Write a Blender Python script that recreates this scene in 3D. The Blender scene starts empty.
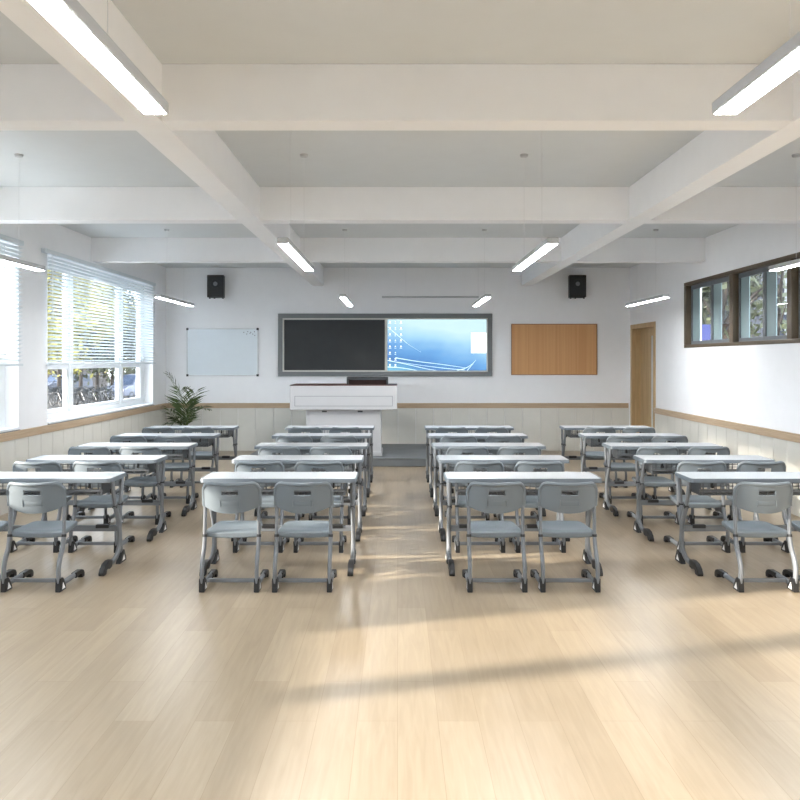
import bpy, bmesh, math, random
from mathutils import Vector, Matrix
random.seed(7)
PI = math.pi
C = bpy.context.scene.collection
F = 800.0
CAMZ = 1.69

# ------------------------------------------------------------------ materials
def new_mat(name):
    m = bpy.data.materials.new(name); m.use_nodes = True
    nt = m.node_tree
    return m, nt, nt.nodes['Principled BSDF']

def plain(name, col, rough=0.5, metal=0.0, var=0.03, scale=6.0, bump=0.0, bscale=60.0, spec=0.5):
    """solid surface with a faint procedural mottling (and optional fine bump)"""
    m, nt, b = new_mat(name)
    n = nt.nodes; l = nt.links
    tc = n.new('ShaderNodeTexCoord')
    ns = n.new('ShaderNodeTexNoise'); ns.inputs['Scale'].default_value = scale; ns.inputs['Detail'].default_value = 3
    l.new(tc.outputs['Object'], ns.inputs['Vector'])
    r = n.new('ShaderNodeValToRGB')
    r.color_ramp.elements[0].position = .3; r.color_ramp.elements[1].position = .7
    r.color_ramp.elements[0].color = tuple(c*(1-var) for c in col) + (1,)
    r.color_ramp.elements[1].color = tuple(min(1, c*(1+var)) for c in col) + (1,)
    l.new(ns.outputs['Fac'], r.inputs['Fac']); l.new(r.outputs['Color'], b.inputs['Base Color'])
    b.inputs['Roughness'].default_value = rough; b.inputs['Metallic'].default_value = metal
    b.inputs['Specular IOR Level'].default_value = spec
    if bump:
        nb = n.new('ShaderNodeTexNoise'); nb.inputs['Scale'].default_value = bscale
        l.new(tc.outputs['Object'], nb.inputs['Vector'])
        bp = n.new('ShaderNodeBump'); bp.inputs['Strength'].default_value = bump; bp.inputs['Distance'].default_value = .01
        l.new(nb.outputs['Fac'], bp.inputs['Height']); l.new(bp.outputs['Normal'], b.inputs['Normal'])
    return m

def wood(name, c1, c2, stretch=(1, 14, 14), rough=0.45, scale=3.0):
    m, nt, b = new_mat(name)
    n = nt.nodes; l = nt.links
    tc = n.new('ShaderNodeTexCoord'); mp = n.new('ShaderNodeMapping'); mp.inputs['Scale'].default_value = stretch
    ns = n.new('ShaderNodeTexNoise'); ns.inputs['Scale'].default_value = scale; ns.inputs['Detail'].default_value = 5
    ns.inputs['Distortion'].default_value = .6
    r = n.new('ShaderNodeValToRGB'); r.color_ramp.elements[0].position = .35; r.color_ramp.elements[1].position = .68
    r.color_ramp.elements[0].color = c1 + (1,); r.color_ramp.elements[1].color = c2 + (1,)
    l.new(tc.outputs['Object'], mp.inputs['Vector']); l.new(mp.outputs['Vector'], ns.inputs['Vector'])
    l.new(ns.outputs['Fac'], r.inputs['Fac']); l.new(r.outputs['Color'], b.inputs['Base Color'])
    b.inputs['Roughness'].default_value = rough
    return m

def emissive(name, col, strength):
    m, nt, b = new_mat(name)
    b.inputs['Base Color'].default_value = (.8, .8, .8, 1)
    b.inputs['Emission Color'].default_value = col + (1,); b.inputs['Emission Strength'].default_value = strength
    return m

def glass(name, tint=(1, 1, 1), gloss=.05):
    m, nt, b = new_mat(name)
    n = nt.nodes; l = nt.links
    tr = n.new('ShaderNodeBsdfTransparent'); tr.inputs['Color'].default_value = tint + (1,)
    gl = n.new('ShaderNodeBsdfGlossy'); gl.inputs['Roughness'].default_value = .02
    fr = n.new('ShaderNodeFresnel'); fr.inputs['IOR'].default_value = 1.0 + gloss*4
    mx = n.new('ShaderNodeMixShader')
    ge = n.new('ShaderNodeNewGeometry'); pw = n.new('ShaderNodeMath'); pw.operation = 'POWER'; pw.inputs[0].default_value = 1.0 + gloss*6
    ex = n.new('ShaderNodeMath'); ex.operation = 'MULTIPLY_ADD'; ex.inputs[1].default_value = -2; ex.inputs[2].default_value = 1
    l.new(ge.outputs['Backfacing'], ex.inputs[0]); l.new(ex.outputs[0], pw.inputs[1]); l.new(pw.outputs[0], fr.inputs['IOR'])
    l.new(fr.outputs[0], mx.inputs[0]); l.new(tr.outputs[0], mx.inputs[1]); l.new(gl.outputs[0], mx.inputs[2])
    l.new(mx.outputs[0], n['Material Output'].inputs['Surface'])
    n.remove(b)
    return m

def floor_material():
    m, nt, b = new_mat('plank_floor')
    n = nt.nodes; l = nt.links
    tc = n.new('ShaderNodeTexCoord'); mp = n.new('ShaderNodeMapping'); mp.inputs['Rotation'].default_value = (0, 0, PI/2)
    br = n.new('ShaderNodeTexBrick')
    br.inputs['Scale'].default_value = 1.0; br.inputs['Brick Width'].default_value = 1.25; br.inputs['Row Height'].default_value = .19
    br.inputs['Mortar Size'].default_value = .0016; br.inputs['Mortar Smooth'].default_value = .2; br.inputs['Bias'].default_value = 0
    br.offset = .37
    br.inputs['Color1'].default_value = (.285, .223, .150, 1); br.inputs['Color2'].default_value = (.335, .268, .186, 1)
    br.inputs['Mortar'].default_value = (.25, .19, .125, 1)
    l.new(tc.outputs['Object'], mp.inputs['Vector']); l.new(mp.outputs['Vector'], br.inputs['Vector'])
    m2 = n.new('ShaderNodeMapping'); m2.inputs['Scale'].default_value = (16, 1.1, 1)
    ns = n.new('ShaderNodeTexNoise'); ns.inputs['Scale'].default_value = 2.2; ns.inputs['Detail'].default_value = 6; ns.inputs['Distortion'].default_value = .8
    l.new(tc.outputs['Object'], m2.inputs['Vector']); l.new(m2.outputs['Vector'], ns.inputs['Vector'])
    r = n.new('ShaderNodeValToRGB'); r.color_ramp.elements[0].position = .3; r.color_ramp.elements[1].position = .7
    r.color_ramp.elements[0].color = (.90, .89, .88, 1); r.color_ramp.elements[1].color = (1.06, 1.06, 1.07, 1)
    l.new(ns.outputs['Fac'], r.inputs['Fac'])
    mx = n.new('ShaderNodeMix'); mx.data_type = 'RGBA'; mx.blend_type = 'MULTIPLY'; mx.inputs[0].default_value = 1
    l.new(br.outputs['Color'], mx.inputs[6]); l.new(r.outputs['Color'], mx.inputs[7])
    l.new(mx.outputs[2], b.inputs['Base Color'])
    b.inputs['Roughness'].default_value = .33; b.inputs['Specular IOR Level'].default_value = .45
    return m

def stripes_material(name, c1, c2, scale):
    m, nt, b = new_mat(name)
    n = nt.nodes; l = nt.links
    tc = n.new('ShaderNodeTexCoord'); w = n.new('ShaderNodeTexNoise'); mp = n.new('ShaderNodeMapping')
    mp.inputs['Scale'].default_value = (scale, .01, .25); w.inputs['Scale'].default_value = 1; w.inputs['Detail'].default_value = 2
    r = n.new('ShaderNodeValToRGB'); r.color_ramp.elements[0].position = .35; r.color_ramp.elements[1].position = .65
    r.color_ramp.elements[0].color = c1 + (1,); r.color_ramp.elements[1].color = c2 + (1,)
    l.new(tc.outputs['Object'], mp.inputs['Vector']); l.new(mp.outputs['Vector'], w.inputs['Vector'])
    l.new(w.outputs['Fac'], r.inputs['Fac']); l.new(r.outputs['Color'], b.inputs['Base Color'])
    b.inputs['Roughness'].default_value = .8
    return m

def screen_material():
    """a lit computer desktop: blue wallpaper brightening towards its upper right"""
    m, nt, b = new_mat('lit_screen')
    n = nt.nodes; l = nt.links
    tc = n.new('ShaderNodeTexCoord'); sp = n.new('ShaderNodeSeparateXYZ'); l.new(tc.outputs['Generated'], sp.inputs[0])
    ns = n.new('ShaderNodeTexNoise'); ns.inputs['Scale'].default_value = 3.0; l.new(tc.outputs['Generated'], ns.inputs['Vector'])
    a = n.new('ShaderNodeMath'); a.operation = 'MULTIPLY'; a.inputs[1].default_value = .78; l.new(sp.outputs['Z'], a.inputs[0])
    c = n.new('ShaderNodeMath'); c.operation = 'MULTIPLY'; c.inputs[1].default_value = .32; l.new(sp.outputs['X'], c.inputs[0])
    s = n.new('ShaderNodeMath'); s.operation = 'ADD'; l.new(a.outputs[0], s.inputs[0]); l.new(c.outputs[0], s.inputs[1])
    d = n.new('ShaderNodeMath'); d.operation = 'MULTIPLY_ADD'; d.inputs[1].default_value = .34; l.new(ns.outputs['Fac'], d.inputs[0]); l.new(s.outputs[0], d.inputs[2])
    r = n.new('ShaderNodeValToRGB'); cr = r.color_ramp
    cr.elements[0].position = .17; cr.elements[0].color = (.22, .62, .85, 1)
    cr.elements[1].position = 1.0; cr.elements[1].color = (.66, .92, 1.0, 1)
    e = cr.elements.new(.36); e.color = (.06, .25, .62, 1)
    e = cr.elements.new(.58); e.color = (.15, .42, .82, 1)
    e = cr.elements.new(.78); e.color = (.40, .72, .96, 1)
    l.new(d.outputs[0], r.inputs['Fac'])
    b.inputs['Base Color'].default_value = (.02, .02, .02, 1); b.inputs['Roughness'].default_value = .3
    l.new(r.outputs['Color'], b.inputs['Emission Color']); b.inputs['Emission Strength'].default_value = SCREEN
    return m

EXPOSURE = 1.72
LAMP = 32.0
SCREEN = 0.31
SKY = 3.3
SUN = 5.5

M = {}
M['wall'] = plain('white_wall_paint', (.88, .885, .90), .9, bump=.04, bscale=120, var=.01)
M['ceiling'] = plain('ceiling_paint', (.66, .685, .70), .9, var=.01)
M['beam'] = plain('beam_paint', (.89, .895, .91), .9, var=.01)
M['cream'] = plain('cream_panel', (.67, .655, .60), .55, var=.02)
M['rail'] = wood('rail_oak', (.43, .315, .205), (.52, .39, .265), (1, 1, 30), scale=2.5)
M['floor'] = floor_material()
M['platform'] = plain('grey_stone_platform', (.13, .142, .15), .45, var=.14, scale=2.5)
M['deskwhite'] = plain('white_laminate', (.42, .44, .462), .32, var=.01)
M['deskedge'] = plain('grey_edging', (.112, .133, .152), .45, var=.02)
M['frame'] = plain('grey_powder_coat', (.150, .160, .173), .48, metal=.0, var=.02)
M['plastic'] = plain('blue_grey_plastic', (.122, .144, .160), .45, var=.015, bump=.02, bscale=400)
M['black'] = plain('black_rubber', (.009, .009, .010), .5, var=.1)
M['mark'] = plain('white_insert', (.85, .85, .85), .5)
M['wire'] = plain('dark_wire', (.10, .107, .115), .45, metal=.3)
M['white'] = plain('white_plastic', (.82, .84, .86), .4, var=.01)
M['slat'] = plain('white_slat', (.68, .73, .76), .45, var=.01)
M['lampbody'] = plain('lamp_aluminium', (.45, .46, .475), .45, var=.01)
M['lamp'] = emissive('lamp_diffuser', (.97, .985, 1.0), LAMP)
M['cable'] = plain('thin_cable', (.72, .73, .74), .4)
M['doorwood'] = wood('door_oak', (.42, .285, .14), (.52, .365, .195), (9, 9, .7), scale=2.0)
M['bronze'] = plain('bronze_frame', (.11, .08, .05), .45, metal=.2, var=.06)
M['sash'] = plain('grey_sash', (.14, .155, .17), .45, var=.03)
M['frost'] = plain('frosted_panel', (.27, .36, .37), .5, var=.02)
M['glass'] = glass('window_glass')
M['boardframe'] = plain('board_frame_grey', (.165, .175, .18), .42, metal=.2)
M['boardtrim'] = plain('board_trim_pale', (.62, .61, .56), .4)
M['chalk'] = plain('chalkboard_charcoal', (.029, .032, .034), .65, var=.06)
M['screen'] = screen_material()
M['glow'] = emissive('screen_white', (1, 1, 1), .35)
M['streak'] = emissive('screen_streak', (.52, .82, 1.0), .24)
M['whiteboard'] = plain('whiteboard_enamel', (.70, .76, .80), .22, var=.01)
M['silver'] = plain('silver_trim', (.55, .57, .58), .35, metal=.4)
M['cork'] = stripes_material('orange_felt', (.56, .295, .125), (.62, .345, .155), 26)
M['corkframe'] = plain('board_rim_brown', (.30, .15, .07), .5)
M['speaker'] = plain('speaker_black', (.018, .02, .022), .55, var=.06)
M['cone'] = plain('speaker_cone', (.20, .21, .22), .4)
M['lectern'] = plain('lectern_white', (.49, .49, .50), .35, var=.01)
M['mahogany'] = wood('mahogany_top', (.085, .028, .02), (.12, .042, .03), (1, 10, 10))
M['dark'] = plain('dark_device', (.045, .048, .05), .35)
M['brownscreen'] = plain('brown_panel', (.035, .021, .018), .3)
M['terracotta'] = plain('plant_pot', (.30, .29, .28), .6)
M['soil'] = plain('soil', (.05, .035, .025), .95, var=.3, scale=40)
M['leaf'] = plain('palm_leaf', (.05, .078, .02), .5, var=.35, scale=5)
M['stem'] = plain('palm_stem', (.14, .16, .06), .6, var=.2)
M['asphalt'] = plain('asphalt', (.013, .0115, .011), .95, var=.12, scale=.5)
M['yleaf'] = plain('autumn_leaf', (.20, .18, .03), .7, var=.35, scale=.8)
M['gleaf'] = plain('dark_green_leaf', (.035, .04, .014), .7, var=.4, scale=.8)
M['bark'] = plain('bark', (.03, .023, .018), .9, var=.25, scale=3)
M['facade'] = plain('brown_facade', (.035, .027, .022), .85, var=.1, scale=.6)
M['facade2'] = plain('ochre_facade', (.06, .05, .035), .85, var=.1, scale=.6)
M['pane'] = plain('dark_window_pane', (.02, .022, .025), .15)
M['navy'] = plain('navy_wall', (.016, .02, .032), .8, var=.08)
M['bluepaint'] = plain('blue_board', (.03, .038, .14), .6)
M['carwhite'] = plain('car_paint_white', (.09, .10, .135), .25)
M['carblue'] = plain('car_glass_blue', (.03, .045, .08), .15)
M['bikesilver'] = plain('bike_metal', (.035, .037, .04), .35, metal=.5)
M['bikered'] = plain('bike_red', (.45, .05, .05), .4)

# ------------------------------------------------------------------ mesh builder
class MB:
    def __init__(s): s.v = []; s.f = []
    def add(s, vs, fs):
        o = len(s.v); s.v += [tuple(p) for p in vs]; s.f += [tuple(i+o for i in f) for f in fs]; return s
    def box(s, x0, x1, y0, y1, z0, z1):
        return s.add([(x0,y0,z0),(x1,y0,z0),(x1,y1,z0),(x0,y1,z0),(x0,y0,z1),(x1,y0,z1),(x1,y1,z1),(x0,y1,z1)],
                     [(0,3,2,1),(4,5,6,7),(0,1,5,4),(1,2,6,5),(2,3,7,6),(3,0,4,7)])
    def prism(s, prof, a0, a1, axis='x'):
        """profile polygon swept along one axis; axis x: (y,z); y: (x,z); z: (x,y)"""
        def P(p, a):
            return {'x': (a, p[0], p[1]), 'y': (p[0], a, p[1]), 'z': (p[0], p[1], a)}[axis]
        n = len(prof)
        return s.add([P(p, a0) for p in prof] + [P(p, a1) for p in prof],
                     [tuple(range(n)), tuple(range(2*n-1, n-1, -1))] + [(i, i+n, (i+1) % n + n, (i+1) % n) for i in range(n)])
    def tube(s, path, r, seg=8, side=None, r2=None, cap=True):
        path = [Vector(p) for p in path]; n = len(path); vs = []; last = None
        rs = r if isinstance(r, (list, tuple)) else [r]*n
        for i, p in enumerate(path):
            t = (path[min(i+1, n-1)] - path[max(i-1, 0)]).normalized()
            if side is not None: a = Vector(side)
            elif last is not None: a = (last - t*last.dot(t)).normalized()
            else: a = t.orthogonal().normalized()
            last = a; b = t.cross(a).normalized()
            for k in range(seg):
                w = 2*PI*k/seg
                vs.append(p + a*(math.cos(w)*rs[i]) + b*(math.sin(w)*(r2 if r2 else rs[i])))
        fs = [(i*seg+k, i*seg+(k+1) % seg, (i+1)*seg+(k+1) % seg, (i+1)*seg+k) for i in range(n-1) for k in range(seg)]
        if cap: fs += [tuple(range(seg-1, -1, -1)), tuple((n-1)*seg+k for k in range(seg))]
        return s.add(vs, fs)
    def lathe(s, prof, seg=20, c=(0, 0, 0)):
        n = len(prof); vs = []
        for k in range(seg):
            w = 2*PI*k/seg
            vs += [(c[0]+r*math.cos(w), c[1]+r*math.sin(w), c[2]+z) for r, z in prof]
        fs = [(k*n+i, ((k+1) % seg)*n+i, ((k+1) % seg)*n+i+1, k*n+i+1) for k in range(seg) for i in range(n-1)]
        return s.add(vs, fs)
    def torus(s, c, R, r, axis='x', seg=20, sub=6):
        vs = []
        for k in range(seg):
            w = 2*PI*k/seg
            for j in range(sub):
                q = 2*PI*j/sub; rr = R + r*math.cos(q); h = r*math.sin(q)
                p = {'x': (h, rr*math.cos(w), rr*math.sin(w)), 'y': (rr*math.cos(w), h, rr*math.sin(w)), 'z': (rr*math.cos(w), rr*math.sin(w), h)}[axis]
                vs.append((c[0]+p[0], c[1]+p[1], c[2]+p[2]))
        fs = [(k*sub+j, k*sub+(j+1) % sub, ((k+1) % seg)*sub+(j+1) % sub, ((k+1) % seg)*sub+j) for k in range(seg) for j in range(sub)]
        return s.add(vs, fs)
    def build(s, name, mat, parent=None, smooth=True, bevel=0, segs=2, angle=35):
        me = bpy.data.meshes.new(name); me.from_pydata(s.v, [], s.f); me.update()
        bm = bmesh.new(); bm.from_mesh(me)
        bmesh.ops.recalc_face_normals(bm, faces=bm.faces)
        if bevel:
            es = [e for e in bm.edges if len(e.link_faces) == 2 and e.calc_face_angle(0) > math.radians(angle)]
            bmesh.ops.bevel(bm, geom=es, offset=bevel, segments=segs, affect='EDGES', profile=.5, clamp_overlap=True)
        bm.to_mesh(me); bm.free()
        if smooth:
            for p in me.polygons: p.use_smooth = True
            me.set_sharp_from_angle(angle=math.radians(40))
        me.materials.append(M[mat])
        o = bpy.data.objects.new(name, me); C.objects.link(o)
        if bevel:
            md = o.modifiers.new('weighted', 'WEIGHTED_NORMAL'); md.keep_sharp = True
        if parent: o.parent = parent
        return o

def box(name, mat, b, parent=None, bevel=0):
    return MB().box(*b).build(name, mat, parent, bevel=bevel)

def tag(o, label, cat, group=None):
    o['label'] = label; o['category'] = cat
    if group: o['group'] = group
    return o
def struct(o, label=None):
    o['kind'] = 'structure'
    if label: o['label'] = label
    return o
def empty(name, loc=(0, 0, 0), rz=0):
    o = bpy.data.objects.new(name, None); C.objects.link(o); o.location = loc; o.rotation_euler = (0, 0, rz); o.empty_display_size = .1
    return o
def copy_tree(o, parent=None):
    c = o.copy(); C.objects.link(c)
    if parent: c.parent = parent
    for ch in [k for k in KIDS.get(o, o.children)]: copy_tree(ch, c)
    return c
KIDS = {}

# ------------------------------------------------------------------ room shell
XL, XR, YF, YB, ZC = -4.34, 4.36, 15.0, -4.5, 3.43
WT = .26
struct(box('floor', 'floor', (XL-WT, XR+WT, YB-WT, YF+WT, -.2, 0)), 'pale oak plank floor with a soft sheen')
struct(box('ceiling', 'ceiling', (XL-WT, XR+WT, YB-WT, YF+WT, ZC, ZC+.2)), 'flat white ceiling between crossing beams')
struct(box('wall_front', 'wall', (XL-WT, XR+WT, YF, YF+WT, 0, ZC)), 'white wall behind the teaching board')
struct(box('wall_rear', 'wall', (XL-WT, XR+WT, YB-WT, YB, 0, ZC)))
# left wall with four window openings
LW = [(-5.2+.9, -.96+.04), (-.16, 4.12), (4.88, 9.16), (9.92, 14.2)]
ZS, ZT = .90, 3.02
w = MB(); w.box(XL-WT, XL, YB, YF, 0, ZS); w.box(XL-WT, XL, YB, YF, ZT, ZC)
prev = YB
for a, b in LW:
    w.box(XL-WT, XL, prev, a, ZS, ZT); prev = b
w.box(XL-WT, XL, prev, YF, ZS, ZT)
struct(w.build('wall_left', 'wall', smooth=False), 'white wall with tall blind-covered windows')
# right wall with clerestory window and door
RW0, RW1, RZ0, RZ1 = -3.4, 12.15, 1.88, 2.865
DY0, DY1, DZ = 13.57, 14.85, 2.30
w = MB()
w.box(XR, XR+WT, YB, RW0, 0, ZC); w.box(XR, XR+WT, RW0, RW1, 0, RZ0); w.box(XR, XR+WT, RW0, RW1, RZ1, ZC)
w.box(XR, XR+WT, RW1, DY0, 0, ZC); w.box(XR, XR+WT, DY0, DY1, DZ, ZC); w.box(XR, XR+WT, DY1, YF, 0, ZC)
struct(w.build('wall_right', 'wall', smooth=False), 'white wall with high brown-framed windows')
# beams
BZ = 3.09
for y in (11.33, 8.01, 4.69, 1.37, -1.95):
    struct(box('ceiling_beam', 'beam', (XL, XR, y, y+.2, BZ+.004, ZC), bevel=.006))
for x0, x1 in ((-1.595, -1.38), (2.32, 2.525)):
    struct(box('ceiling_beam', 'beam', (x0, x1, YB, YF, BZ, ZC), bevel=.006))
# cream wainscot boards and oak rail
def panels(lo, hi, fn, step=.33):
    m = MB(); k = round((hi-lo)/step); d = (hi-lo)/k
    for i in range(k): fn(m, lo+i*d+.003, lo+(i+1)*d-.003)
    return m
ZR0, ZR1 = .80, .893
t = 0
def trim(o):
    struct(o); return o
trim(panels(XL+.02, XR-.02, lambda m, a, b: m.box(a, b, YF-.02, YF, 0, ZR0)).build('trim_1', 'cream', bevel=.003))
trim(panels(YB, YF-.02, lambda m, a, b: m.box(XL, XL+.02, a, b, 0, ZR0)).build('trim_2', 'cream', bevel=.003))
trim(panels(YB, DY0-.07, lambda m, a, b: m.box(XR-.02, XR, a, b, 0, ZR0)).build('trim_3', 'cream', bevel=.003))
trim(box('trim_4', 'rail', (XL+.035, XR-.035, YF-.035, YF, ZR0, ZR1), bevel=.006))
trim(box('trim_5', 'rail', (XL, XL+.035, YB, YF, ZR0, ZR1), bevel=.006))
trim(box('trim_6', 'rail', (XR-.035, XR, YB, DY0-.06, ZR0, ZR1), bevel=.006))
struct(MB().box(-2.45, 2.25, 12.73, YF-.02, 0, .13).build('platform', 'platform', bevel=.012), 'low grey platform under the lectern')
box('nosing', 'boardframe', (-2.455, 2.255, 12.722, 12.76, .118, .136), bpy.data.objects['platform'], bevel=.003)

# ------------------------------------------------------------------ left windows and blinds
def left_window(k, a, b):
    root = struct(empty('window_%d' % k, (XL-.2, a, ZS)), 'white three-pane window in the left wall')
    L = b-a; H = ZT-ZS
    x0, x1 = -.04, .05
    f = MB()
    f.box(x0, x1, 0, L, 0, .10); f.box(x0, x1, 0, L, H-.10, H)
    f.box(x0, x1, 0, .07, .10, H-.10); f.box(x0, x1, L-.20, L, .10, H-.10)
    mul = [(L*.212, L*.274), (L*.68, L*.745)]
    mul = [(1.0, 1.17), (3.03, 3.19)] if L > 4 else [(L*.21, L*.27), (L*.68, L*.74)]
    for p, q in mul: f.box(x0-.005, x1+.005, p+.035, q-.035, .10, H-.10)
    f.build('window_frame', 'white', root, bevel=.006)
    edges = [.07] + [v for p in mul for v in p] + [L-.20]
    s = MB(); g = []
    for i in range(3):
        p, q = edges[2*i], edges[2*i+1]
        p2 = p - (.035 if i else 0); q2 = q + (.035 if i < 2 else 0)
        # lower and upper sash rims around each pane
        for z0, z1 in ((.10, .72), (.72, H-.10)):
            zi0 = z0+.05; zi1 = z1-.045
            s.box(x0+.012, x1-.012, p2, q2, z0, zi0); s.box(x0+.012, x1-.012, p2, q2, zi1, z1)
            s.box(x0+.012, x1-.012, p2, p+.02, zi0, zi1); s.box(x0+.012, x1-.012, q-.02, q2, zi0, zi1)
            g.append((p+.02, q-.02, zi0, zi1))
    s.build('sash', 'white', root, bevel=.004)
    for p, q, z0, z1 in g:
        MB().add([(0, p, z0), (0, q, z0), (0, q, z1), (0, p, z1)], [(0, 1, 2, 3)]).build('pane', 'glass', root, smooth=False)
    box('window_sill', 'white', (.05, .215, -.0, L, -.0, .03), root, bevel=.006)
    box('sill_edge', 'deskedge', (.19, .222, 0, L, -.006, .0), root)
    return root
for k, (a, b) in enumerate(LW): left_window(4-k, a, b)

def blind(a, b, label, near=False):
    root = tag(empty('venetian_blind', (XL+.045, a, 0)), label, 'blind', 'white slatted blinds on the window wall')
    L = b-a; zt, zb = 3.055, 1.655; e0 = .02 if near else .15
    box('head_rail', 'slat', (-.03, .03, 0, L, zt-.055, zt), root, bevel=.008)
    m = MB(); n = 29; pitch = (zt-.085-zb)/n
    ang = math.radians(24); hw = .0235
    for i in range(n):
        z = zb+.035+i*pitch
        dx = hw*math.cos(ang); dz = hw*math.sin(ang)
        m.prism([(-dx, z-dz), (0, z+.003), (dx, z+dz), (dx, z+dz+.0012), (0, z+.0045), (-dx, z-dz+.0012)], e0, L-.01, 'y')
    m.build('slats', 'slat', root, smooth=False)
    box('bottom_rail', 'slat', (-.025, .025, e0, L-.005, zb-.025, zb), root, bevel=.006)
    for f in (.04, .28, .5, .72, .96):
        MB().tube([(.022, L*f, zb), (.022, L*f, zt-.05)], .0009, 4).build('ladder_cord', 'slat', root)
    MB().tube([(.034, .18, zt-.06), (.04, .18, 2.2)], .004, 6).build('tilt_wand', 'white', root)
    return root
blind(9.70, 14.14, 'white slatted blind half lowered over the window nearest the palm')
blind(4.70, 9.14, 'white slatted blind at the left edge, next to the bare wall pier', True)

# ------------------------------------------------------------------ right clerestory window
def right_window():
    root = struct(empty('window_5', (XR, 0, 0)), 'long high brown-framed window in the right wall')
    f = MB(); d0, d1 = -.012, .16
    f.box(d0, d1, RW0, RW1, RZ0, RZ0+.05); f.box(d0, d1, RW0, RW1, RZ1-.05, RZ1)
    f.box(d0, d1, RW1-.09, RW1, RZ0+.05, RZ1-.05)
    mull = [10.38, 8.83, 7.28, 5.73, 4.18, 2.63, 1.08, -.47, -2.02]
    for y in mull: f.box(d0, d1, y, y+.11, RZ0+.05, RZ1-.05)
    f.build('window_frame', 'bronze', root, bevel=.006)
    hi = RW1-.09; sash = MB(); fr = MB(); panes = []
    for y in mull + [RW0]:
        lo = y + (.11 if y != RW0 else 0)
        mid = (lo+hi)/2
        for p, q in ((lo, mid), (mid, hi)):
            x0, x1 = .065, .105
            sash.box(x0, x1, p, q, RZ0+.05, RZ0+.10); sash.box(x0, x1, p, q, RZ1-.11, RZ1-.05)
            sash.box(x0, x1, p, p+.035, RZ0+.10, RZ1-.11); sash.box(x0, x1, q-.035, q, RZ0+.10, RZ1-.11)
            c = q-.035-.38*(q-p-.07)
            fr.box(.082, .090, c, q-.035, RZ0+.10, RZ1-.11)
            panes.append((p+.035, c))
        hi = y
    sash.build('sash', 'sash', root, bevel=.004); fr.build('frosted_strip', 'frost', root, smooth=False)
    for p, c in panes:
        MB().add([(.086, p, RZ0+.10), (.086, c, RZ0+.10), (.086, c, RZ1-.11), (.086, p, RZ1-.11)], [(0, 1, 2, 3)]).build('pane', 'glass', root, smooth=False)
right_window()

# ------------------------------------------------------------------ door
d = struct(empty('door_1', (XR, DY0, 0)), 'light oak door with a narrow glass strip')
L = DY1-DY0
f = MB()
f.box(-.022, .22, -.06, .03, 0, DZ+.05); f.box(-.022, .22, L-.03, L+.06, 0, DZ+.05); f.box(-.022, .22, .03, L-.03, DZ-.03, DZ+.05)
f.build('door_frame', 'doorwood', d, bevel=.005)
g0, g1, gz0, gz1 = .49, .64, .45, 2.13
lf = MB()
lf.box(.14, .185, .03, g0, .005, DZ-.03); lf.box(.14, .185, g1, L-.03, .005, DZ-.03)
lf.box(.14, .185, g0, g1, .005, gz0); lf.box(.14, .185, g0, g1, gz1, DZ-.03)
leafo = lf.build('door_leaf', 'doorwood', d, smooth=False)
box('glass_strip', 'whiteboard', (.15, .175, g0, g1, gz0, gz1), d)
hd = MB(); hd.tube([(.14, .16, 1.0), (.09, .16, 1.0), (.09, .29, 1.0)], .011, 8); hd.box(.13, .14, .13, .19, .93, 1.1)
hd.build('door_handle', 'silver', leafo)

# ------------------------------------------------------------------ pendant lights
def pendant(x, y0, y1, zb, label, rz=0):
    root = tag(empty('pendant_light', (x, y0, zb)), label, 'light', 'long white pendant lights')
    L = y1-y0; wd = .041
    hb = MB(); hb.prism([(-wd, .004), (-wd, .038), (-wd+.006, .043), (wd-.006, .043), (wd, .038), (wd, .004), (wd-.006, 0), (-wd+.006, 0)], 0, L, 'y')
    hb.build('housing', 'lampbody', root, smooth=False, bevel=.002, segs=1)
    MB().box(-wd+.006, wd-.006, .010, L-.010, -.002, .001).build('diffuser', 'lamp', root, smooth=False)
    for f in (.25, .75):
        wv = MB().tube([(0, L*f, .04), (0, L*f, ZC-zb-.012)], .0014, 5).build('suspension_wire', 'cable', root)
        MB().lathe([(0, ZC-zb-.022), (.03, ZC-zb-.02), (.036, ZC-zb-.004), (.036, ZC-zb), (0, ZC-zb)], 14, (0, L*f, 0)).build('ceiling_cup', 'lampbody', wv)
    return root
where = ['beside the windows', 'over the desks left of the central aisle', 'over the desks right of the central aisle', 'beside the door wall']
rows = [(10.2, 11.88, (-3.06, -.70, 1.155, 3.43), 'farther'), (5.51, 7.18, (-3.20, -.79, 1.07, 3.37), 'nearer'),
        (.86, 2.62, (-3.2, -.79, 1.07, 3.37), 'nearest')]
for y0, y1, xs, wd in rows:
    for x, wh in zip(xs, where):
        pendant(x, y0, y1, 2.495, 'white linear pendant light %s, the %s one' % (wh, wd))
# slim bar light in front of the teaching board
bl = tag(empty('hanging_bar_light', (0, 13.4, 2.755)), 'slim horizontal bar light hanging in front of the teaching board', 'light')
MB().tube([(-.26, 0, 0), (1.36, 0, 0)], .016, 10).build('tube_housing', 'lampbody', bl)
for x in (.14, 1.36-.01):
    MB().tube([(x, 0, .014), (x, 0, ZC-2.755)], .002, 5).build('suspension_wire', 'cable', bl)

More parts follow.
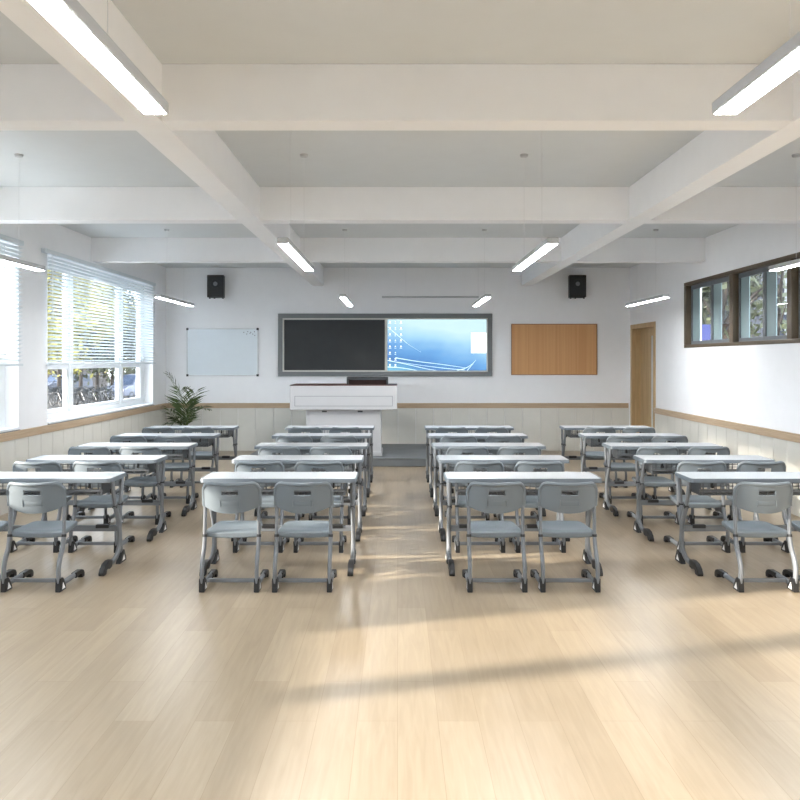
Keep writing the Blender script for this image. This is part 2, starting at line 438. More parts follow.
# ------------------------------------------------------------------ furniture: desk
def rrect(x0, x1, y0, y1, r, n=5):
    pts = []
    for cx, cy, a0 in ((x1-r, y1-r, 0), (x0+r, y1-r, PI/2), (x0+r, y0+r, PI), (x1-r, y0+r, 1.5*PI)):
        for i in range(n+1):
            a = a0+PI/2*i/n; pts.append((cx+r*math.cos(a), cy+r*math.sin(a)))
    return pts
def curve(pts, n=6):
    """smooth path through the points (Catmull-Rom)"""
    P = [Vector(p) for p in pts]; out = []
    for i in range(len(P)-1):
        p0 = P[max(i-1, 0)]; p1 = P[i]; p2 = P[i+1]; p3 = P[min(i+2, len(P)-1)]
        for k in range(n):
            t = k/n
            out.append(.5*((2*p1)+(p2-p0)*t+(2*p0-5*p1+4*p2-p3)*t*t+(3*p1-p0-3*p2+p3)*t**3))
    out.append(P[-1]); return out

def make_desk():
    root = empty('school_desk')
    MB().prism(rrect(-.612, .612, .008, .395, .028), .722, .7515, 'z').build('desktop', 'deskwhite', root, bevel=.0015, segs=1)
    o = rrect(-.622, .622, 0, .405, .035); i = rrect(-.6115, .6115, .0085, .3945, .028)
    n = len(o); e = MB()
    e.add([(p[0], p[1], .718) for p in o]+[(p[0], p[1], .743) for p in o]+[(p[0]*.995, (p[1]-.2)*.99+.2, .7505) for p in o]+[(p[0], p[1], .7505) for p in i]+[(p[0], p[1], .718) for p in i],
          [(r*n+k, r*n+(k+1) % n, ((r+1) % 5)*n+(k+1) % n, ((r+1) % 5)*n+k) for r in range(5) for k in range(n)])
    e.build('edge_band', 'deskedge', root)
    # open wire book basket under the top
    t = MB(); r = .0028
    for k in range(21):
        x = -.5+k*.05
        t.box(x-r, x+r, .06, .34, .615-r, .615+r)
        if k % 2 == 0: t.box(x-r, x+r, .06-r, .06+r, .615, .72)
        t.box(x-r, x+r, .34-r, .34+r, .615, .72)
    for k in range(9):
        y = .06+k*.035; t.box(-.53, .53, y-r, y+r, .612-r, .612+r)
    for k in range(3): t.box(-.53, .53, .34-r, .34+r, .64+k*.025-r, .64+k*.025+r)
    t.box(-.54, .54, .052, .068, .640, .656)
    for s in (-1, 1): t.box(s*.525-.006, s*.525+.006, .06, .34, .61, .72)
    t.build('book_basket', 'wire', root, smooth=False)
    for s in (-1, 1):
        MB().prism([(.03, .718), (.055, .718), (.055, .672), (.02, .672), (.015, .695), (.03, .69)], s*.44-.007, s*.44+.007, 'x').build('bag_hook', 'black', root, smooth=False)
        x = s*.580
        S = (1, 0, 0)
        MB().tube(curve([(x, .155, .722), (x, .18, .62), (x, .225, .485)]), .016, 10, side=S, r2=.021).build('front_post', 'frame', root)
        MB().tube(curve([(x, .385, .722), (x, .378, .62), (x, .345, .485)]), .016, 10, side=S, r2=.021).build('rear_post', 'frame', root)
        lg = MB()
        lg.tube(curve([(x, .222, .50), (x, .265, .42), (x, .31, .34), (x, .33, .24), (x, .315, .14), (x, .235, .07), (x, .08, .052)]), .018, 10, side=S, r2=.025)
        lg.tube(curve([(x, .347, .50), (x, .333, .42), (x, .328, .30), (x, .345, .16), (x, .37, .05)]), .018, 10, side=S, r2=.023)
        lg.build('leg', 'frame', root)
        cl = MB()
        for yy, tilt in ((.224, -.03), (.3465, .012)):
            cl.tube([(x, yy-tilt*.3, .502), (x, yy+tilt*.3, .480)], .0205, 10, side=S, r2=.027)
        cl.build('collar', 'black', root)
        hc = MB().prism([(.285, 0), (.435, 0), (.435, .03), (.395, .10), (.36, .105), (.335, .075)], x-.02, x+.02, 'x').build('heel_cap', 'black', root, bevel=.004)
        MB().prism([(.335, .016), (.405, .016), (.378, .062)], x-.0212, x+.0212, 'x').build('heel_insert', 'mark', hc, smooth=False)
        MB().prism([(.11, .086), (.10, .028), (.05, .022), (.02, .034), (-.015, .030), (-.03, 0), (-.088, 0), (-.092, .02), (-.07, .052), (-.02, .082), (.05, .092)], x-.022, x+.022, 'x').build('toe_cap', 'black', root, bevel=.005)
        MB().box(x-s*.022-.012, x-s*.022+.012, .20, .245, .60, .64).build('clamp_knob', 'black', root, bevel=.006)
    MB().box(-.568, .568, .315, .345, .265, .315).build('foot_bar', 'frame', root, bevel=.006)
    for x in (-.44, -.125, .125, .44):
        MB().box(x-.055, x+.055, .308, .352, .292, .322).build('foot_pad', 'black', root, bevel=.005)
    return root

# ------------------------------------------------------------------ furniture: chair
def make_chair():
    root = empty('school_chair')
    S = (1, 0, 0)
    # backrest shell: curved round the sitter, grip slot near the top, pressed rectangle below it
    us = sorted(set([round(-1+2*i/36, 4) for i in range(37)] + [-.285, .285, -.355, .355, -.332, .332, -.31, .31, -.38, .38]))
    vsn = sorted(set([round(i/26, 4) for i in range(27)] + [.61, .79, .20, .46, .215, .235, .43, .445]))
    def top(u):
        a = abs(u); d = 0 if a < .74 else .062*(1-math.sqrt(max(0, 1-((a-.74)/.26)**2)))
        return .794-.006*math.cos(u*PI/2)-d
    def bot(u): return .568+.052*abs(u)**2.2
    def dep(u, z): return -.012+.075*abs(u)**2.2 + (.80-z)*.14
    vs = []; idx = {}
    for u in us:
        for v in vsn:
            z = bot(u)+(top(u)-bot(u))*v
            y = dep(u, z)
            # pressed rounded rectangle (moulded recess)
            ru = abs(u)/.355; rv = abs(v-.33)/.13
            if ru < 1 and rv < 1:
                q_ = min((1-ru)*.355*205, (1-rv)*.13*225); y += .011*max(0, 1-abs(q_-5)/5)
            idx[(u, v)] = len(vs); vs.append((u*.211, y+.009, z))
    fs = []
    for a, b in zip(us, us[1:]):
        for c, e in zip(vsn, vsn[1:]):
            um = (a+b)/2; vm = (c+e)/2
            if abs(um) < .285 and .61 < vm < .79: continue
            fs.append((idx[(a, c)], idx[(b, c)], idx[(b, e)], idx[(a, e)]))
    me = MB().add(vs, fs)
    o = me.build('backrest', 'plastic', root)
    bm = bmesh.new(); bm.from_mesh(o.data)
    bmesh.ops.solidify(bm, geom=bm.faces[:], thickness=.013)
    bmesh.ops.recalc_face_normals(bm, faces=bm.faces)
    bm.to_mesh(o.data); bm.free()
    for p in o.data.polygons: p.use_smooth = True
    o.data.set_sharp_from_angle(angle=math.radians(50))
    # rolled rim along sides and top
    rim = [(.206*s1, dep(s1, z)-.001, z) for s1, z in ((-1, .615), (-1, .67), (-1, .71))]
    rim += [(u*.206, dep(u, top(u))-.001, top(u)-.006) for u in [-.992+.0992*2*i*.1 for i in range(0, 101, 4)]]
    rim += [(.206*s1, dep(s1, z)-.001, z) for s1, z in ((1, .71), (1, .67), (1, .615))]
    MB().tube(rim, .0155, 8).build('backrest_rim', 'plastic', root)
    # grip slot lip
    pts = []
    # seat: dished shell with thick turned-down edges
    nu, nv = 20, 16
    def seat_pt(i, j, bottom):
        u = -1+2*i/nu; v = j/nv
        hw = .203-.034*v
        # rounded front and rear corners
        yy = .085+.385*v
        if v > .72: hw *= math.sqrt(max(.0, 1-((v-.72)/.28)**2*.30))
        zt = .427 - .014*(1-u*u)*math.sin(PI*min(1, v*1.15)) + .010*v - .010*(max(0, v-.75)/.25)**2 - .012*max(0, .15-v)/.15
        y = yy - (.012*u*u if v > .9 else 0)
        return (u*hw, y, zt-(.044 - .012*abs(u)**3 if bottom else 0))
    g = MB(); vv = [seat_pt(i, j, 0) for i in range(nu+1) for j in range(nv+1)] + [seat_pt(i, j, 1) for i in range(nu+1) for j in range(nv+1)]
    N = (nu+1)*(nv+1); id = lambda i, j: i*(nv+1)+j
    ff = []
    for i in range(nu):
        for j in range(nv):
            ff.append((id(i, j), id(i+1, j), id(i+1, j+1), id(i, j+1)))
            ff.append((N+id(i, j), N+id(i, j+1), N+id(i+1, j+1), N+id(i+1, j)))
    for i in range(nu):
        ff.append((id(i, 0), N+id(i, 0), N+id(i+1, 0), id(i+1, 0))); ff.append((id(i, nv), id(i+1, nv), N+id(i+1, nv), N+id(i, nv)))
    for j in range(nv):
        ff.append((id(0, j), id(0, j+1), N+id(0, j+1), N+id(0, j))); ff.append((id(nu, j), N+id(nu, j), N+id(nu, j+1), id(nu, j+1)))
    g.add(vv, ff); g.build('seat', 'plastic', root, bevel=.010, segs=3, angle=60)
    sf = MB()
    for s in (-1, 1):
        sf.tube([(s*.196, .088, .393), (s*.15, .14, .376), (s*.13, .40, .378)], .011, 8)
    sf.tube([(-.13, .39, .378), (.13, .39, .378)], .010, 8)
    sf.build('seat_frame', 'frame', root)
    for s in (-1, 1):
        x = s*.2
        MB().tube(curve([(x, dep(1, .70)+.004, .70), (x, dep(1, .6)+.004, .60), (x*1.0, .088, .50), (x, .084, .395)]), .0135, 10, side=S, r2=.021).build('back_post', 'frame', root)
        MB().tube([(x, .084, .402), (x, .081, .383)], .0175, 10, side=S, r2=.026).build('collar', 'black', root)
        MB().tube(curve([(x, .083, .395), (x, .06, .31), (x, .015, .24), (x, -.012, .16), (x, 0, .05)]), .0155, 10, side=S, r2=.023).build('leg', 'frame', root)
        MB().tube([(x, .02, .046), (x, .32, .048)], .0155, 10, side=S, r2=.021).build('foot_runner', 'frame', root)
        hc = MB().prism([(-.028, 0), (.085, 0), (.078, .03), (.03, .098), (-.022, .10)], x-.019, x+.019, 'x').build('heel_cap', 'black', root, bevel=.004)
        MB().prism([(.008, .014), (.062, .014), (.022, .064)], x-.0202, x+.0202, 'x').build('heel_insert', 'mark', hc, smooth=False)
        MB().prism([(.265, .066), (.265, .026), (.31, .028), (.345, .038), (.37, .030), (.38, 0), (.425, 0), (.428, .03), (.41, .055), (.37, .068)], x-.021, x+.021, 'x').build('toe_cap', 'black', root, bevel=.005)
    MB().box(-.185, .185, .10, .125, .038, .066).build('cross_bar', 'frame', root, bevel=.005)
    return root

cols = [(-2.90, -2.94, 'column beside the windows'), (-.95, -.962, 'column just left of the central aisle'), (1.008, .995, 'column just right of the central aisle'), (2.953, 2.972, 'column beside the door wall')]
rown = ['rearmost', 'fourth from the lectern', 'third from the lectern', 'second from the lectern', 'first from the lectern']
rowc = ['rearmost', 'fourth-from-lectern', 'third-from-lectern', 'second-from-lectern', 'frontmost']
desk0 = make_desk(); chair0 = make_chair()
KIDS = {o: list(o.children) for o in bpy.data.objects}
first_d = first_c = True
for r in range(5):
    Y = 6.35+1.2*r
    for cx, px_, cn in cols:
        dk = desk0 if first_d else copy_tree(desk0); first_d = False
        dk.location = (cx, Y, 0)
        tag(dk, 'white-topped double desk, %s, %s' % (rown[r], cn), 'desk', 'double school desks')
        for s, sn in ((-1, 'left'), (1, 'right')):
            ch = chair0 if first_c else copy_tree(chair0); first_c = False
            ch.location = (px_+s*.266, Y-.5, 0)
            tag(ch, 'grey plastic chair, %s seat at the %s desk, %s' % (sn, rowc[r], cn), 'chair', 'grey school chairs')
KIDS = {}

# ------------------------------------------------------------------ lectern
lc = tag(empty('lectern', (-.88, 13.08, .13)), 'broad white lectern with a dark red top edge on the grey platform', 'lectern')
lz = -.13
lb = MB().box(-.615, .61, 0, .62, .05, .90+lz).build('cabinet', 'lectern', lc, bevel=.012)
box('plinth', 'lectern', (-.605, .63, -.03, .63, 0, .07), lc, bevel=.008)
pn = MB(); pn.box(-.56, .565, -.012, 0, .12, .70)
pn.build('front_panel', 'lectern', lc, bevel=.006)
for x in (-.315, .27):
    MB().box(x-.04, x+.04, -.006, .0, .715, .74).build('vent_slot', 'dark', lb)
MB().box(-.862, .872, -.13, .70, .889+lz, 1.285+lz).build('upper_box', 'lectern', lc, bevel=.01)
fp = MB(); t = .006
x0, x1, z0, z1 = -.785, .80, .95+lz, 1.115+lz
fp.box(x0, x1, -.1345, -.130, z0, z0+t); fp.box(x0, x1, -.1345, -.130, z1-t, z1); fp.box(x0, x0+t, -.1345, -.130, z0, z1); fp.box(x1-t, x1, -.1345, -.130, z0, z1)
fp.build('panel_moulding', 'deskedge', lc, smooth=False)
MB().box(-.866, .876, -.137, .705, 1.283+lz, 1.294+lz).build('lectern_top', 'mahogany', lc, bevel=.004)
mo = tag(empty('flip_up_monitor', (-.50, 13.2, 1.294)), 'low black flip-up screen with a brown face on the lectern top', 'monitor')
m = MB(); m.box(-.34, .345, 0, .12, .105, .125); m.box(-.34, -.31, 0, .12, 0, .105); m.box(.315, .345, 0, .12, 0, .105); m.box(-.31, .315, .10, .12, 0, .105)
m.build('housing', 'dark', mo, bevel=.004)
MB().prism([(.02, .004), (.095, .085), (.10, .085), (.10, .004)], -.31, .315, 'x').build('screen_panel', 'brownscreen', mo, smooth=False)
box('bezel', 'sash', (-.30, .305, .085, .10, .072, .104), mo)

# ------------------------------------------------------------------ front wall boards
def wx(x, Y=14.95): return (x-397.5)*Y/F
def wz(y, Y=14.95): return CAMZ+(360.5-y)*Y/F
YW = 14.998
tb = tag(empty('teaching_board', (0, YW, 0)), 'grey framed teaching board, dark slate half and blue lit screen half', 'board')
X0, X1, Z0, Z1 = wx(278), wx(492.3), wz(376.3), wz(313.6)
fw = .085
f = MB(); f.box(X0, X1, -.06, 0, Z0, Z0+fw); f.box(X0, X1, -.06, 0, Z1-fw, Z1); f.box(X0, X0+fw, -.06, 0, Z0+fw, Z1-fw); f.box(X1-fw, X1, -.06, 0, Z0+fw, Z1-fw)
f.build('board_frame', 'boardframe', tb, bevel=.006)
def ring(x0, x1, z0, z1, t, y0, y1):
    m = MB(); m.box(x0, x1, y0, y1, z0, z0+t); m.box(x0, x1, y0, y1, z1-t, z1); m.box(x0, x0+t, y0, y1, z0+t, z1-t); m.box(x1-t, x1, y0, y1, z0+t, z1-t); return m
xa0, xa1 = X0+fw, wx(386.3); xb1 = X1-fw
ring(xa0, xa1, Z0+fw, Z1-fw, .028, -.05, 0).build('slate_trim', 'boardtrim', tb, bevel=.003)
ring(xa1, xb1, Z0+fw, Z1-fw, .022, -.05, 0).build('screen_trim', 'boardtrim', tb, bevel=.003)
box('slate', 'chalk', (xa0+.028, xa1-.028, -.035, 0, Z0+fw+.028, Z1-fw-.028), tb)
sx0, sx1, sz0, sz1 = xa1+.022, xb1-.022, Z0+fw+.022, Z1-fw-.022
sc = box('display_screen', 'screen', (sx0, sx1, -.035, 0, sz0, sz1), tb)
SW, SH = sx1-sx0, sz1-sz0
ic = MB()
for c, cnt in ((0, 8), (1, 8), (2, 5)):
    for k in range(cnt):
        cx = sx0+.045+c*.103; cz = sz1-.045-k*(SH-.07)/7.7
        big = c != 1 or k > 5
        q = .014 if big else .009
        ic.box(cx-q, cx+q, -.0362, -.035, cz-q, cz+q)
        ic.box(cx-(.024 if big else .015), cx+(.024 if big else .015), -.0362, -.035, cz-.036, cz-.029)
ic.build('desktop_icons', 'glow', sc, smooth=False)
MB().box(sx1-.29, sx1-.002, -.0364, -.035, sz0+SH*.34, sz0+SH*.74).build('open_window', 'glow', sc, smooth=False)
st = MB()
def ribbon(pts, w0, w1):
    P = curve([(p[0], 0, p[1]) for p in pts], 8); n = len(P); vs = []
    for i, p in enumerate(P):
        t = (P[min(i+1, n-1)]-P[max(i-1, 0)]).normalized(); nn = Vector((-t.z, 0, t.x)); ww = (w0+(w1-w0)*i/(n-1))/2
        for s in (1, -1):
            q = p+nn*s*ww
            vs.append((sx0+min(max(q.x, .001), .999)*SW, -.0357, sz0+min(max(q.z, .002), .998)*SH))
    st.add(vs, [(2*i, 2*i+1, 2*i+3, 2*i+2) for i in range(n-1)])
ribbon([(.0, .86), (.12, .66), (.22, .50), (.34, .36)], .010, .003)
ribbon([(.08, .25), (.3, .18), (.55, .12), (.8, .05)], .020, .006)
ribbon([(.0, .20), (.2, .12), (.38, .04), (.5, .0)], .014, .008)
ribbon([(.1, .17), (.35, .10), (.6, .04), (.78, .012)], .006, .014)
ribbon([(.70, .0), (.79, .05), (.85, .12), (.895, .21)], .014, .003)
ribbon([(.805, .0), (.84, .08), (.87, .14)], .010, .003)
ribbon([(.0, .07), (.15, .05), (.3, .0)], .016, .012)
st.build('wallpaper_streaks', 'streak', sc, smooth=False)

wb = tag(empty('whiteboard', (0, YW, 0)), 'white dry-wipe board with black corners on the front wall', 'whiteboard')
a0, a1, b0, b1 = wx(186.3), wx(258), wz(376), wz(328.3)
box('writing_surface', 'whiteboard', (a0+.015, a1-.015, -.018, 0, b0+.015, b1-.015), wb)
ring(a0, a1, b0, b1, .018, -.026, 0).build('silver_frame', 'silver', wb, bevel=.003)
for x in (a0, a1):
    for z in (b0, b1):
        MB().box(x-.008 if x == a0 else x-.034, x+.034 if x == a0 else x+.008, -.03, 0, z-.008 if z == b0 else z-.034, z+.034 if z == b0 else z+.008).build('corner_cap', 'black', wb, bevel=.006)
mk = MB()
for px, py in ((243.5, 332.3), (246.5, 334), (249.7, 333.3), (250.5, 332.2), (252.5, 334), (254.5, 335.4), (247.5, 331.6), (254.2, 331.6)):
    mk.box(wx(px)-.008, wx(px)+.008, -.0185, -.018, wz(py)-.009, wz(py)+.009)
mk.build('marker_specks', 'sash', wb, smooth=False)
cb = tag(empty('pin_board', (0, YW, 0)), 'orange-brown pin board with fine upright stripes on the front wall', 'pin board')
a0, a1, b0, b1 = wx(511.5), wx(597.5), wz(375), wz(323.8)
box('felt_panel', 'cork', (a0+.01, a1-.01, -.028, 0, b0+.01, b1-.01), cb)
ring(a0, a1, b0, b1, .014, -.034, 0).build('rim', 'corkframe', cb, bevel=.002)

# ------------------------------------------------------------------ speakers
def speaker(px0, px1, label):
    Y = 14.72; x0, x1 = wx(px0, Y), wx(px1, Y); z0, z1 = wz(297.2, Y), wz(274.9, Y)
    root = tag(empty('wall_speaker', ((x0+x1)/2, Y, z0)), label, 'speaker', 'black wall speakers')
    hw = (x1-x0)/2; H = z1-z0
    cab = MB().prism([(-hw, 0), (hw, 0), (hw*.82, .22), (-hw*.82, .22)], 0, H, 'z').build('cabinet', 'speaker', root, bevel=.01)
    ring(-hw+.01, hw-.01, .012, H-.012, .018, -.006, .004).build('grille_rim', 'black', root)
    w_ = MB(); cz = H*.60
    c = MB().lathe([(.0, .012), (.022, .012), (.036, .004), (.040, -.004), (.030, -.004)], 18).build('driver', 'cone', root)
    c.location = (0, -.004, cz); c.rotation_euler = (PI/2, 0, 0)
    MB().torus((0, -.002, cz), .085, .006, 'y', 24, 6).build('woofer_ring', 'black', root)
    for x in (-hw*.75, -hw*.2, hw*.8):
        MB().box(x-.012, x+.012, .05, .09, -.022, .004).build('mount_foot', 'black', root)
    MB().box(-.05, .05, .20, YW-Y, H*.35, H*.65).build('wall_bracket', 'black', root, bevel=.004)
speaker(206.8, 223.8, 'black wall speaker up above the whiteboard')
speaker(569.2, 586.4, 'black wall speaker up above the orange pin board')

# ------------------------------------------------------------------ palm
pl = tag(empty('potted_palm', (-3.84, 14.42, 0)), 'green palm in the corner between windows and whiteboard', 'plant')
po = MB().lathe([(0, .01), (.13, .01), (.14, 0), (.185, .36), (.19, .38), (.165, .38), (.16, .34), (0, .34)], 20).build('pot', 'terracotta', pl)
MB().lathe([(0, .345), (.162, .345)], 20).build('soil', 'soil', po)
rnd = random.Random(3)
def frond(base, mid, tip, wid, n=17, seed=0):
    rr = random.Random(seed)
    P = curve([base, ((Vector(base)+Vector(mid))/2+Vector((0, 0, .05))), mid, tip], 10)
    m = MB(); N = len(P)
    m.tube(P, [.009*(1-.8*i/(N-1)) for i in range(N)], 5)
    s = MB()
    for k in range(n):
        f = .30+.70*k/(n-1); i = min(int(f*(N-1)), N-2); p = P[i]; t = (P[i+1]-P[i]).normalized()
        sd = t.cross(Vector((0, 0, 1)))
        if sd.length < .2: sd = Vector((1, 0, 0))
        sd.normalize(); up = sd.cross(t).normalized()
        ln = 1.4*wid*(math.sin(PI*(.20+.60*(f-.3)/.7)))*rr.uniform(.85, 1.15)
        for q in (1, -1):
            d = (sd*q*.80+t*.75+up*rr.uniform(-.05, .30)).normalized()
            w_ = t*.014
            mid_ = p+d*ln*.45+up*.012; e = p+d*ln-Vector((0, 0, .18*ln))
            s.add([p, mid_+w_, e, mid_-w_], [(0, 1, 2, 3)])
    st_ = m.build('frond', 'stem', pl)
    s.build('leaflets', 'leaf', st_, smooth=False)
b0_ = (0, 0, .34)
frond(b0_, (-.02, -.05, .95), (-.26, -.10, 1.42), .34, 20, 1)
frond(b0_, (.10, -.05, .88), (.22, -.12, 1.10), .30, 16, 2)
frond(b0_, (.14, -.10, .72), (.36, -.16, .84), .26, 14, 3)
frond(b0_, (.02, -.08, .82), (-.02, -.20, 1.16), .28, 16, 4)
frond(b0_, (-.12, -.08, .62), (-.21, -.18, .78), .26, 15, 5)
frond(b0_, (-.12, -.02, .55), (-.22, -.10, .55), .22, 14, 6)
frond(b0_, (.10, -.12, .62), (.20, -.28, .62), .22, 14, 7)
frond(b0_, (.18, -.02, .82), (.46, -.06, .80), .10, 12, 8)
frond(b0_, (0, -.12, .58), (-.06, -.30, .66), .22, 14, 9)

# ------------------------------------------------------------------ outside, window side
GZ = -1.0
struct(MB().box(-150, XL-WT, -60, 140, GZ-.2, GZ).build('ground', 'asphalt', smooth=False), 'grey paved yard outside')
struct(MB().box(XR+WT, 60, -60, 90, -.3, -.1).build('ground', 'asphalt', smooth=False), 'paved path beyond the right wall')

def tree(x, y, z0, h, cr, leafmat, n, label, seed, trunk=.16, low=.22):
    rr = random.Random(seed)
    root = tag(empty('tree', (x, y, z0)), label, 'tree', 'trees outside the windows')
    m = MB(); m.tube(curve([(0, 0, 0), (rr.uniform(-.1, .1), 0, h*.3), (rr.uniform(-.3, .3), rr.uniform(-.3, .3), h*.85)]), [trunk*(1-.8*i/12) for i in range(13)], 7)
    for k in range(7):
        a = rr.uniform(0, 2*PI); z = h*rr.uniform(.25, .6); e = cr*rr.uniform(.5, .9)
        m.tube(curve([(0, 0, z), (math.cos(a)*e*.5, math.sin(a)*e*.5, z+h*.13), (math.cos(a)*e, math.sin(a)*e, z+h*.2)], 4), [trunk*.35*(1-.08*i) for i in range(9)], 5)
    m.build('trunk', 'bark', root)
    lf = MB()
    cl = [(rr.uniform(-1, 1)*cr*.75, rr.uniform(-1, 1)*cr*.75, h*rr.uniform(low, .95)) for _ in range(26)]
    for k in range(n):
        c = cl[k % 26]; R = cr*.42
        p = Vector((c[0]+rr.gauss(0, R*.5), c[1]+rr.gauss(0, R*.5), c[2]+rr.gauss(0, R*.5)))
        a = Vector((rr.gauss(0, 1), rr.gauss(0, 1), rr.gauss(0, 1))).normalized(); b = a.orthogonal().normalized()
        sz = rr.uniform(.07, .15)*(h/8)**.5
        lf.add([p-a*sz*1.5, p+b*sz*.7, p+a*sz*1.5, p-b*sz*.7], [(0, 1, 2, 3)])
    lf.build('foliage', leafmat, root, smooth=False)
def dirx(px, Y): return (px-397.5)/F*Y
lt = [(42, 47, 11.0, 2.6, 'yleaf', 'yellow-leaved tree seen through the near blind-covered pane'),
      (60, 53, 10.8, 2.6, 'yleaf', 'bushy yellow tree behind the first window mullion'),
      (80, 54, 10.0, 2.8, 'yleaf', 'yellow-green tree behind the middle pane'),
      (97, 57, 8.6, 2.6, 'gleaf', 'dark green tree right of the middle pane centre'),
      (112, 58, 8.0, 2.6, 'gleaf', 'dark tree behind the second window mullion'),
      (128, 62, 8.2, 2.8, 'yleaf', 'yellow tree above the parked van'),
      (143, 62, 7.2, 2.6, 'gleaf', 'dark bushy tree at the far end of the window')]
for i, (px, Y, h, cr, lm, lab) in enumerate(lt):
    tree(dirx(px, Y), Y, GZ, h, cr, lm, 2600, lab, 20+i)
tree(-12.2, 9.8, GZ, 7.2, 2.3, 'gleaf', 5200, 'dense unseen tree added outside the palm-side window to block the sun', 61, .2, .3)  # out-of-view tree, added to keep direct sun off the lectern and front wall
# long brown building behind the trees
bd = tag(empty('apartment_building', (-41, 70, GZ)), 'long brown building beyond the bicycles and trees', 'building')
bw = box('facade', 'facade', (-45, 12, 0, 10, 0, 11.2), bd)
for k in range(19):
    x = -43+k*2.9
    for z in (.6, 3.9, 7.4):
        ring(x-.75, x+.75, z, z+2.0, .12, -.06, .01).build('window_frame', 'facade2', bd)
        box('window_pane', 'pane', (x-.65, x+.65, -.02, .01, z+.1, z+1.9), bd)
box('cornice', 'facade2', (-45.2, 12.2, -.25, 10.2, 11.1, 11.5), bd)
for k in range(10):
    x = -43+k*5.8-1.45; box('pilaster', 'facade2', (x-.3, x+.3, -.12, 0, 0, 11.1), bd)

def bicycle():
    root = empty('bicycle')
    for y in (-.52, .52):
        wv = MB().torus((0, y, .33), .32, .022, 'x', 22, 5)
        for k in range(8):
            a = PI*k/8; wv.tube([(0, y-.31*math.cos(a), .33-.31*math.sin(a)), (0, y+.31*math.cos(a), .33+.31*math.sin(a))], .004, 3)
        wv.build('wheel', 'black', root)
    f = MB()
    for p, q in (((0, -.52, .33), (0, -.05, .30)), ((0, -.05, .30), (0, -.2, .82)), ((0, -.52, .33), (0, -.17, .72)), ((0, -.17, .74), (0, .36, .76)), ((0, -.05, .30), (0, .37, .70)), ((0, .52, .33), (0, .34, .98))):
        f.tube([p, q], .022, 6)
    f.build('bike_frame', 'bikesilver', root)
    MB().tube([(-.3, .25, 1.0), (-.1, .33, .99), (.1, .33, .99), (.3, .25, 1.0)], .016, 6).build('handlebar', 'bikesilver', root)
    MB().lathe([(0, .86), (.08, .85), (.09, .82), (0, .80)], 10, (0, -.22, 0)).build('saddle', 'black', root)
    MB().box(-.17, .17, .55, .80, .72, .92).build('basket', 'bikesilver', root)
    return root
b0 = bicycle(); KIDS = {o: list(o.children) for o in bpy.data.objects}
names = ['first', 'second', 'third', 'fourth', 'fifth', 'sixth', 'seventh', 'eighth', 'ninth', 'tenth', 'eleventh', 'twelfth']
for i in range(12):
    bk = b0 if i == 0 else copy_tree(b0)
    px = 51+i*5.8; Y = 47.5+i*.25+random.uniform(-.5, .5)
    Y = 47 if i % 2 else 49.6; bk.location = (dirx(px, Y), Y, GZ); bk.rotation_euler = (0, 0, random.uniform(.8, 1.1)); bk.scale = (1.1, 1.1, 1.1)
    tag(bk, 'parked bicycle outside the window, %s from the near end of the row' % names[i], 'bicycle', 'bicycles parked outside')
KIDS = {}
def van(x, y, rz, label, name, H=1.0):
    root = tag(empty(name, (x, y, GZ), rz), label, 'car')
    body = [(-2.1, .3), (2.1, .3), (2.15, .75), (1.7, .95), (1.15, 1.0), (.65, 1.48*H), (.45, 1.55*H), (-1.8, 1.55*H), (-2.1, 1.0)]
    MB().prism(body, -.85, .85, 'x').build('body', 'carwhite', root, bevel=.06)
    gl = MB()
    for s in (-1, 1): gl.prism([(-1.85, 1.0), (1.0, 1.02), (.58, 1.42*H), (-1.70, 1.42*H)], s*.852-.006, s*.852+.006, 'x')
    gl.prism([(1.16, 1.03), (1.20, 1.03), (.70, 1.50*H), (.66, 1.50*H)], -.75, .75, 'x')
    gl.build('windows', 'carblue', root, smooth=False)
    for yy in (-1.35, 1.35):
        for s in (-1, 1):
            t_ = MB().torus((s*.78, yy, .32), .24, .09, 'x', 18, 8); t_.tube([(s*.74, yy, .32), (s*.84, yy, .32)], .2, 14)
            t_.build('wheel', 'black', root)
    for s in (-1, 1): MB().box(s*.6-.16, s*.6+.16, 2.08, 2.16, .62, .76).build('headlight', 'glow' if False else 'mark', root, bevel=.02)
van(dirx(133, 56), 56, 2.85, 'pale van parked outside the far window pane', 'van', 1.12)
van(dirx(64, 64), 64, 2.6, 'pale car parked behind the bicycles outside', 'car')

# ------------------------------------------------------------------ outside, right-hand side
tree(9.6, 24, -.1, 7.0, 2.2, 'gleaf', 2600, 'dark tree seen through the right window, by the door end', 50, .18, .15)
tree(8.3, 20.5, -.1, 6.5, 1.5, 'gleaf', 1700, 'dark tree with a straight trunk in the second right window bay', 51, .16, .2)
tree(9.2, 29.5, -.1, 7.5, 2.4, 'gleaf', 2600, 'farther dark tree behind the right window', 52, .2, .12)
tree(9.75, 20.6, -.1, 6.2, .9, 'gleaf', 160, 'thin sparse tree in front of the navy house', 53, .08, .35)
hs = tag(empty('navy_house', (15.1, 27, -.1)), 'dark navy house with white-trimmed windows outside the right window', 'house')
box('house_wall', 'navy', (-2.0, 6, 0, 5, 0, 5.5), hs)
ring(-1.75, -.75, 2.85, 4.3, .10, -.05, .01).build('window_trim', 'sash', hs); box('window_pane', 'pane', (-1.65, -.85, -.02, .01, 2.95, 4.2), hs)
ring(-1.75, -.35, 1.6, 2.45, .10, -.05, .01).build('window_trim', 'sash', hs); box('window_pane', 'pane', (-1.65, -.45, -.02, .01, 1.7, 2.35), hs)
ring(.6, 2.0, 2.85, 4.3, .10, -.05, .01).build('window_trim', 'sash', hs); box('window_pane', 'pane', (.7, 1.9, -.02, .01, 2.95, 4.2), hs)
MB().prism([(-.4, 5.4), (5.4, 5.4), (2.5, 7.2)], -2.4, 6.4, 'x').build('roof', 'bark', hs, smooth=False)
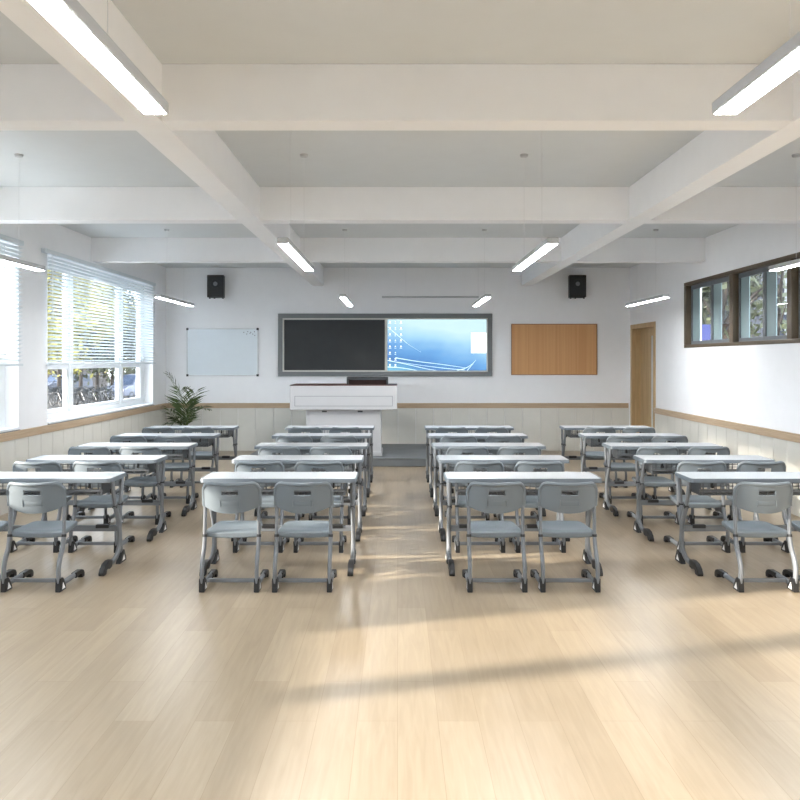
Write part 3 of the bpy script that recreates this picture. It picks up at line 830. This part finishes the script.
hs.scale = (1.17, 1.17, 1.17)
ob = tag(empty('office_building', (12, 44, -.1)), 'brown building filling the view behind the trees outside the right window', 'building')
box('facade', 'facade', (0, 16, 0, 8, 0, 9.5), ob)
for k in range(5):
    for z in (1.0, 4.0, 7.0):
        ring(1+k*3, 2.4+k*3, z, z+1.8, .12, -.06, .01).build('window_frame', 'facade2', ob); box('window_pane', 'pane', (1.1+k*3, 2.3+k*3, -.02, .01, z+.1, z+1.7), ob)
bb = tag(empty('notice_board', (5.39, 14.0, -.1)), 'blue upright notice board beyond the right window', 'board')
box('blue_panel', 'bluepaint', (-.10, .09, 0, .05, 1.4, 2.42), bb, bevel=.006)
for x in (-.07, .06): box('post', 'sash', (x-.025, x+.025, .05, .09, 0, 2.3), bb)

# ------------------------------------------------------------------ light
sc_ = bpy.context.scene
wd = bpy.data.worlds.new('sky'); sc_.world = wd; wd.use_nodes = True
bg = wd.node_tree.nodes['Background']
bg.inputs['Color'].default_value = (.80, .90, 1.0, 1); bg.inputs['Strength'].default_value = SKY
sun = bpy.data.lights.new('sun', 'SUN'); sun.energy = SUN; sun.angle = math.radians(1.6); sun.color = (1.0, .93, .82)
so = bpy.data.objects.new('sun', sun); C.objects.link(so)
so.rotation_euler = Vector((1, .27, -.262)).to_track_quat('-Z', 'Y').to_euler()

# ------------------------------------------------------------------ camera and view
cam = bpy.data.cameras.new('camera'); co = bpy.data.objects.new('camera', cam); C.objects.link(co)
co.location = (0, 0, CAMZ); co.rotation_euler = (PI/2, 0, 0)
cam.sensor_width = 36; cam.sensor_fit = 'HORIZONTAL'; cam.lens = 36.0
cam.shift_x = 2.5/800; cam.shift_y = -39.5/800
cam.clip_start = .05; cam.clip_end = 400
sc_.camera = co
vs_ = sc_.view_settings
vs_.view_transform = 'Standard'; vs_.look = 'None'; vs_.exposure = EXPOSURE; vs_.gamma = 1; vs_.use_curve_mapping = False
cy = sc_.cycles
cy.max_bounces = 12; cy.diffuse_bounces = 8; cy.glossy_bounces = 4; cy.transparent_max_bounces = 16
cy.sample_clamp_indirect = 4.0; cy.blur_glossy = 1.0
cy.use_denoising = True
